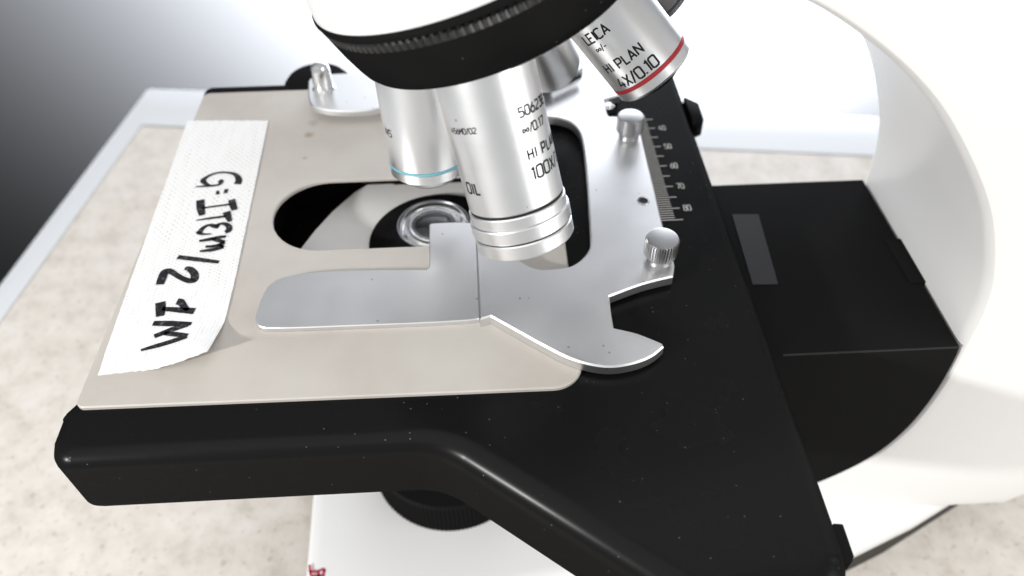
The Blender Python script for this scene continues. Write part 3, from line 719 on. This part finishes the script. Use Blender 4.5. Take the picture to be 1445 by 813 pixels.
for q in range(len(per)):
    a_, b_ = per[q], per[(q + 1) % len(per)]
    tb.faces.new((grid[a_[0]][a_[1]], grid[b_[0]][b_[1]], low[b_[0]][b_[1]], low[a_[0]][a_[1]]))
tm = MB(); tm.bm(tb); torg = Vector((-6.8, 0, 0))
tape = tm.build('masking_tape', M['tape'], org=torg)
uvl = tape.data.uv_layers.new(name='UVMap'); N1 = (NX + 1)
for lp_ in tape.data.loops:
    k = lp_.vertex_index % (N1 * (NY + 1)); uvl.data[lp_.index].uv = ((k % N1) / NX, (k // N1) / NY)
tag(tape, 'strip of white crepe tape with black handwriting stuck on the beige stage', 'tape')
hw = MB(); hw.open = True
def ink(sc, ox, oy, pts, wd):
    q = [at(ox + x / sc, oy + y / sc, .045) for x, y in pts]
    q2 = [(a.x, a.y) for a in q]
    wd = [v * 1.42 for v in wd] if isinstance(wd, (list, tuple)) else wd * 1.42
    if len(q2) > 2: 
        sm = smooth([Vector(a) for a in q2], 6); 
        if isinstance(wd, (list, tuple)):
            wd = [wd[min(len(wd) - 1, i // 6)] * (1 - (i % 6) / 6) + wd[min(len(wd) - 1, i // 6 + 1)] * ((i % 6) / 6) for i in range(len(sm))]
        q2 = [tuple(a) for a in sm]
    ribbon(hw, q2, wd, lambda p: (p.x, p.y, .037 + lift(p.x, p.y) + .004), .04)
A_ = (11.61, 260, 230); B_ = (10.16, 240, 280); C_ = (5.807, 190, 360)
ink(*A_, [(865, 345), (890, 300), (885, 245), (840, 190), (760, 162), (650, 152), (540, 160), (430, 195), (350, 240), (310, 285), (330, 320), (380, 350), (420, 365)], [.16, .15, .13, .10, .07, .06, .06, .07, .09, .13, .11, .07, .05])
ink(*A_, [(185, 388), (300, 380), (430, 372), (540, 360), (590, 335), (600, 300), (570, 285)], [.03, .06, .07, .06, .08, .12, .10])
ink(*A_, [(520, 490), (575, 480)], .13); ink(*A_, [(650, 462), (715, 458)], .14)
ink(*B_, [(432, 20), (440, 140), (460, 240)], [.17, .17, .12]); ink(*B_, [(450, 138), (640, 112), (870, 82)], [.05, .06, .06]); ink(*B_, [(880, 15), (900, 90), (925, 165)], [.14, .15, .12])
ink(*B_, [(375, 312), (580, 282), (810, 252)], [.03, .07, .07]); ink(*B_, [(805, 190), (830, 255), (860, 330)], [.16, .14, .08])
ink(*B_, [(790, 482), (840, 455), (845, 405), (800, 368), (740, 358), (680, 375), (650, 392)], [.10, .13, .12, .10, .07, .06, .08]); ink(*B_, [(700, 405), (640, 395), (560, 380), (480, 415), (430, 470), (410, 490), (470, 510), (590, 508)], [.12, .12, .07, .09, .11, .10, .06, .03])
ink(*B_, [(800, 545), (700, 555), (560, 585), (415, 608)], [.07, .09, .10, .06]); ink(*B_, [(600, 580), (690, 600), (780, 625)], [.08, .10, .08]); ink(*B_, [(780, 625), (700, 665), (600, 685), (505, 688)], [.09, .09, .08, .06]); ink(*B_, [(700, 665), (765, 695)], .08); ink(*B_, [(765, 695), (600, 735), (425, 755)], [.09, .10, .05])
ink(*C_, [(352, 15), (520, 35), (690, 57)], [.11, .11, .08])
ink(*C_, [(412, 105), (455, 115), (490, 155), (485, 200), (440, 208), (380, 185), (330, 155), (285, 130), (245, 140), (225, 185), (205, 240)], [.08, .13, .15, .16, .12, .11, .11, .13, .16, .17, .15])
ink(*C_, [(345, 380), (375, 385), (410, 425), (440, 450)], [.15, .15, .11, .08]); ink(*C_, [(490, 458), (380, 450), (225, 438)], [.15, .13, .09]); ink(*C_, [(210, 385), (212, 440), (208, 500)], [.18, .18, .14])
ink(*C_, [(150, 558), (300, 560), (465, 562)], [.11, .13, .08]); ink(*C_, [(440, 570), (330, 600), (160, 665)], [.09, .12, .10]); ink(*C_, [(240, 640), (340, 650), (435, 672)], [.08, .11, .10]); ink(*C_, [(435, 675), (330, 705), (190, 740), (50, 778)], [.13, .12, .10, .05])
hw.build('handwriting', M['ink'], tape, org=torg)
